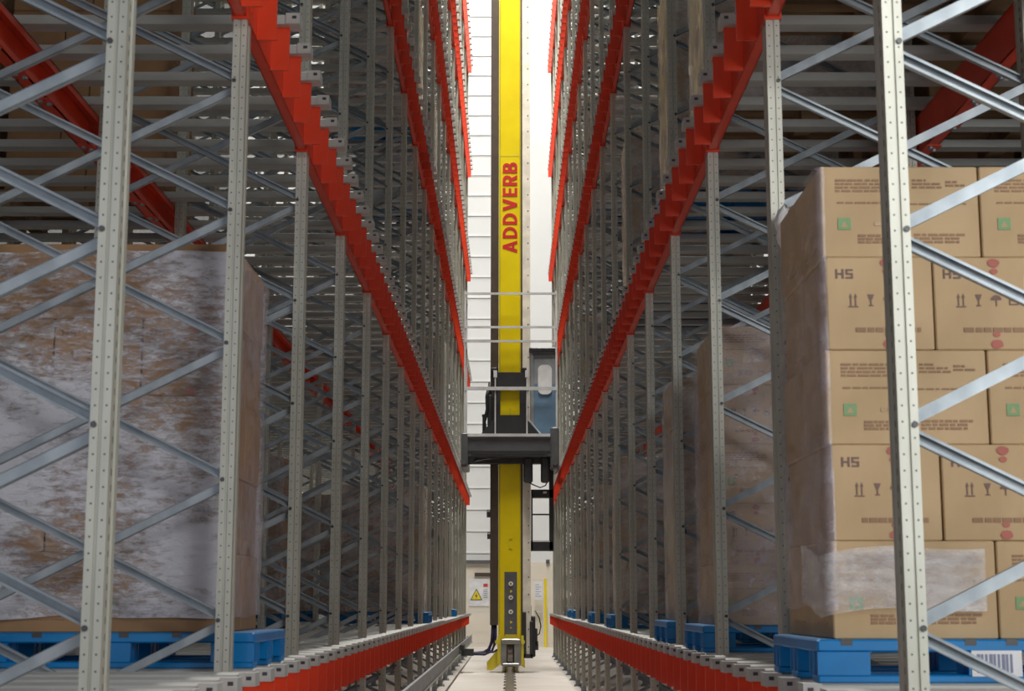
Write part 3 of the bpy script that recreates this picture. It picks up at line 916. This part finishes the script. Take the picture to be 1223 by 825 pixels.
def f(mb):   # guide bracket hugging the mast, with an opening
    y0, y1 = -0.09, -0.02
    mb.box(-0.34, -0.20, y0, 0.5, 4.68, 5.95); mb.box(0.19, 0.33, y0, 0.5, 4.68, 5.95)
    mb.box(-0.20, 0.19, y0, y1, 5.60, 5.95); mb.box(-0.20, 0.19, y0, y1, 4.68, 5.08)
    mb.prism([(-0.34, 5.0), (-0.34, 4.68), (-0.60, 4.68)], 'y', y0, y0 + 0.03); mb.prism([(0.33, 5.0), (0.60, 4.68), (0.33, 4.68)], 'y', y0, y0 + 0.03)
part('mast_bracket', M['black'], f, ca)
part('latch', M['yellowdull'], lambda mb: mb.box(-0.012, 0.012, -0.03, -0.001, 5.08, 5.24), ca)
def f(mb):
    mb.tube([(-0.50, -0.05, 4.70), (-0.52, -0.05, 4.95), (-0.46, -0.05, 5.2), (-0.47, -0.05, 5.45), (-0.43, -0.05, 5.65)], 0.035)
part('supply_hose', M['rubber'], f, ca)
part('supply_hose', M['rubber'], lambda mb: mb.tube([(-0.42, 0.0, 4.70), (-0.41, 0.0, 5.1), (-0.44, 0.0, 5.4), (-0.40, 0.0, 5.75)], 0.04), ca)
def f(mb):
    mb.bbox(-0.46, -0.36, -0.06, 0.2, 4.9, 5.5, 0.02); mb.box(-0.57, -0.45, -0.06, 0.0, 5.05, 5.10); mb.box(-0.56, -0.53, -0.05, -0.02, 4.74, 5.06)
part('junction_box', M['black'], f, ca)
for a, b in ((-0.40, -0.25), (0.22, 0.33)): part('guide_roller', M['black'], lambda mb: mb.bbox(a, b, -0.04, 0.2, 5.95, 6.06, 0.02), ca)
# control cabinet
def f(mb):
    mb.bbox(0.40, 0.95, -0.05, 0.7, 4.68, 6.36, 0.015)
    mb.box(0.23, 0.40, 0.1, 0.6, 4.68, 6.25)
cab = part('control_cabinet', M['cabgrey'], f, ca)
part('cabinet_door', M['cab'], lambda mb: (mb.bbox(0.48, 0.93, -0.075, -0.05, 4.70, 5.72, 0.008), mb.bbox(0.48, 0.93, -0.075, -0.05, 5.70, 6.22, 0.008, 1)), cab).data.materials.append(M['cabgrey'])
def f(mb):
    x0, x1, z0, z1, r = 0.56, 0.84, 5.50, 6.10, 0.10
    prof = []
    for cx, cz, a0 in ((x1 - r, z1 - r, 0), (x0 + r, z1 - r, 90), (x0 + r, z0 + r, 180), (x1 - r, z0 + r, 270)):
        for k in range(7): prof.append((cx + r * math.cos(math.radians(a0 + 15 * k)), cz + r * math.sin(math.radians(a0 + 15 * k))))
    mb.prism(prof, 'y', -0.10, -0.075)
part('cabinet_window', M['white'], f, cab)
def f(mb):
    mb.bbox(0.38, 0.97, -0.08, 0.7, 6.36, 6.46, 0.02); mb.box(0.46, 0.92, -0.09, -0.08, 6.30, 6.37); mb.disc((0.66, -0.085, 6.42), 0.02, 'y', -0.02, 8)
part('cabinet_top', M['black'], f, cab)
# railing
def f(mb):
    w = 0.018
    for x in (-0.91, 0.93):
        for y in (-0.22, 0.85): mb.box(x - w, x + w, y, y + 2 * w, 4.68, 7.6)
    for z in (7.54, 6.85, 6.56, 5.60):
        h = 0.022 if z > 5.7 else 0.035
        mb.box(-0.91, 0.93, -0.235, -0.205, z - h, z + h)
    for z in (7.54, 6.56):
        for x in (-0.91, 0.93): mb.box(x - w, x + w, -0.2, 0.87, z - 0.02, z + 0.02)
    for x in (-0.30, 0.335): mb.box(x - 0.012, x + 0.012, -0.21, -0.185, 4.68, 5.92); mb.box(x - 0.035, x + 0.035, -0.22, -0.17, 5.83, 5.97)
    mb.bar((0.335, -0.2, 5.02), (0.62, -0.2, 4.68), 0.02, 0.02)
part('railing', M['lgrey'], f, ca)

# ------------------------------------------------------------------ hall
XW = 9.0
mb = MB(); mb.box(-XW, XW, -6, 51, -0.2, 0); struct(mb.build('floor', M['floor']))
mb = MB(); mb.box(-XW, XW, 50, 50.3, 0, 2.62, 0)
mb.box(-XW, XW, 50.02, 50.3, 2.62, 24.8, 1)
z = 2.9
while z < 24.4:                                   # horizontal panel joints left of the mast line
    mb.box(-XW, 0.36, 49.985, 50.02, z, z + 0.035, 1); z += 0.685
x = -1.9
while x < 0.3: mb.box(x, x + 0.012, 50.012, 50.02, 2.7, 24.8, 1); x += 0.31
mb.box(0.36, XW, 49.97, 50.02, 9.3, 24.8, 1)      # smooth sheet right of the mast
mb.box(0.36, XW, 49.985, 50.02, 6.0, 6.04, 1); mb.box(0.36, XW, 49.985, 50.02, 9.0, 9.04, 1)
struct(mb.build('wall_back', [M['walllower'], M['wallupper']]))
mb = MB(); mb.box(-XW, 0.3, 49.86, 50.0, 2.58, 2.68); struct(mb.build('trim_1', M['dgrey']))
for s in (-1, 1):
    mb = MB(); mb.box(s * XW, s * (XW + 0.2), -6, 51, 0, 24.8); struct(mb.build(f'wall_{SIDE[s]}', M['darkwall']))
mb = MB(); mb.box(-XW, XW, -1, 51, 24.6, 24.8); struct(mb.build('ceiling', M['ceil']))

# things in front of the back wall
t = thing('warning_sign', (-1.065, 49.97, 1.25), 'white board with yellow triangular warning sign on the back wall', 'sign')
mb = MB(); mb.box(-0.23, 0.40, 0, 0.02, 0.0, 0.85); mb.build('board', M['paper'], t)
mb = MB(); mb.prism([(-0.19, 0.19), (0.19, 0.19), (0, 0.55)], 'y', -0.008, 0, 1); mb.prism([(-0.155, 0.212), (0.155, 0.212), (0, 0.505)], 'y', -0.011, -0.008, 0)
mb.prism([(0.02, 0.42), (-0.045, 0.31), (-0.008, 0.31), (-0.02, 0.235), (0.04, 0.335), (0.004, 0.335)], 'y', -0.013, -0.011, 1)
mb.build('triangle', [M['yellow'], M['bolt']], t)
mb = MB(); mb.box(0.22, 0.36, -0.008, 0, 0.60, 0.70); mb.build('red_header', M['rednote'], t)
mb = MB()
for q in range(5): mb.box(0.22, 0.35, -0.005, 0, 0.50 - q * 0.06, 0.52 - q * 0.06)
mb.build('text_lines', M['barcode'], t)
mb = MB(); mb.box(-0.30, 0.30, 0, 0.06, 0, 0.10); mb.box(-0.31, 0.31, 0.01, 0.05, -0.012, 0)
tag(mb.build('wall_conduit', M['brown'], None, (-0.82, 49.92, 2.19)), 'dark flat cable duct on the wall above the warning sign', 'duct')
mb = MB(); mb.bbox(-0.06, 0.06, 0, 0.08, 0, 0.12, 0.01); mb.disc((0, 0.0, 0.05), 0.03, 'y', -0.03, 10)
tag(mb.build('wall_box', M['dgrey'], None, (1.19, 49.9, 2.58)), 'small dark box on the back wall right of the crane', 'wall box')
ft = thing('fence_panel', (0, 49.4, 0), 'wire mesh safety fence with a yellow post before the back wall', 'fence')
mb = MB(); mb.bbox(1.06, 1.14, -0.04, 0.04, 0, 2.10, 0.006); mb.box(1.0, 1.2, -0.08, 0.08, 0, 0.015); mb.build('fence_post', M['yellow'], ft)
mb = MB()
for a, b in ((-1.9, 1.05), (1.15, 2.1)):
    for z in (0.12, 1.08, 2.05): mb.box(a, b, -0.012, 0.012, z - 0.012, z + 0.012)
    n = int((b - a) / 0.05)
    for q in range(n + 1): mb.box(a + q * 0.05 - 0.0012, a + q * 0.05 + 0.0012, -0.002, 0.002, 0.12, 2.05)
mb.build('wire_mesh', M['lgrey'], ft)
mb = MB(); mb.box(0.75, 1.0, 0, 0.01, 0, 0.55, 0)
for q in range(6): mb.box(0.79, 0.79 + (0.17 if q % 2 else 0.12), -0.004, 0, 0.45 - q * 0.07, 0.465 - q * 0.07, 1)
tag(mb.build('notice', [M['paper'], M['barcode']], None, (0, 49.36, 1.45)), 'pale notice with small print on the fence, left of the yellow post', 'notice')

# ------------------------------------------------------------------ light
def area(loc, sx, sy, power, rot=(0, 0, 0), c=(1, 0.955, 0.88)):
    l = bpy.data.lights.new('lamp', 'AREA')
    l.shape = 'RECTANGLE'; l.size = sx; l.size_y = sy; l.energy = power; l.color = c
    o = bpy.data.objects.new('area_light', l); col.objects.link(o)  # shared by the lamps at the ceiling and the added front lights
    o.location = loc; o.rotation_euler = rot
    return o
for y, p in ((9, 40), (16, 160), (24.5, 1700), (28, 1700), (35, 1600)): area((0, y, 24.3), 1.0, 4.0, p)
area((0, 45, 24.3), 8.0, 5.0, 800)
# added unseen area lights for the front: a panel at right, a strip above
area((3.7, 1.0, 3.4), 3.0, 4.0, 150, (math.radians(88), 0, math.radians(16)), (0.96, 0.98, 0.97))
area((2.8, -1.2, 5.6), 2.4, 0.5, 60, (math.radians(45), 0, 0), (1.0, 0.97, 0.92))
for x, y, z in ((-1.9, -3.0, 3.4), (-3.0, -3.0, 4.4), (-4.0, -3.0, 3.0), (-2.8, -3.0, 1.7), (-5.0, -3.0, 3.8)):
    area((x, y, z), 0.2, 1.6, 11, (math.radians(90), 0, 0), (0.88, 0.90, 1.0))  # added unseen strips behind the camera, there to put glints on the film
w = bpy.data.worlds.new('hall_daylight'); sc.world = w
w.use_nodes = True
bg = w.node_tree.nodes['Background']
bg.inputs['Color'].default_value = (0.85, 0.92, 1.0, 1)
bg.inputs['Strength'].default_value = 0.06

# ------------------------------------------------------------------ camera
cd = bpy.data.cameras.new('camera')
co = bpy.data.objects.new('camera', cd); col.objects.link(co)
cd.sensor_width = 36.0
cd.lens = 1871.4 / 1223 * 36
cd.clip_end = 200
co.location = (0, 0, EYE)
co.rotation_euler = (math.radians(90) + 0.1626, 0, 0.00114 * -1)
cd.dof.use_dof = True
cd.dof.focus_distance = 30
cd.dof.aperture_fstop = 9.0
sc.camera = co
vs = sc.view_settings
vs.view_transform = 'Standard'; vs.look = 'None'; vs.gamma = 1.0; vs.use_curve_mapping = False
vs.exposure = 0.55
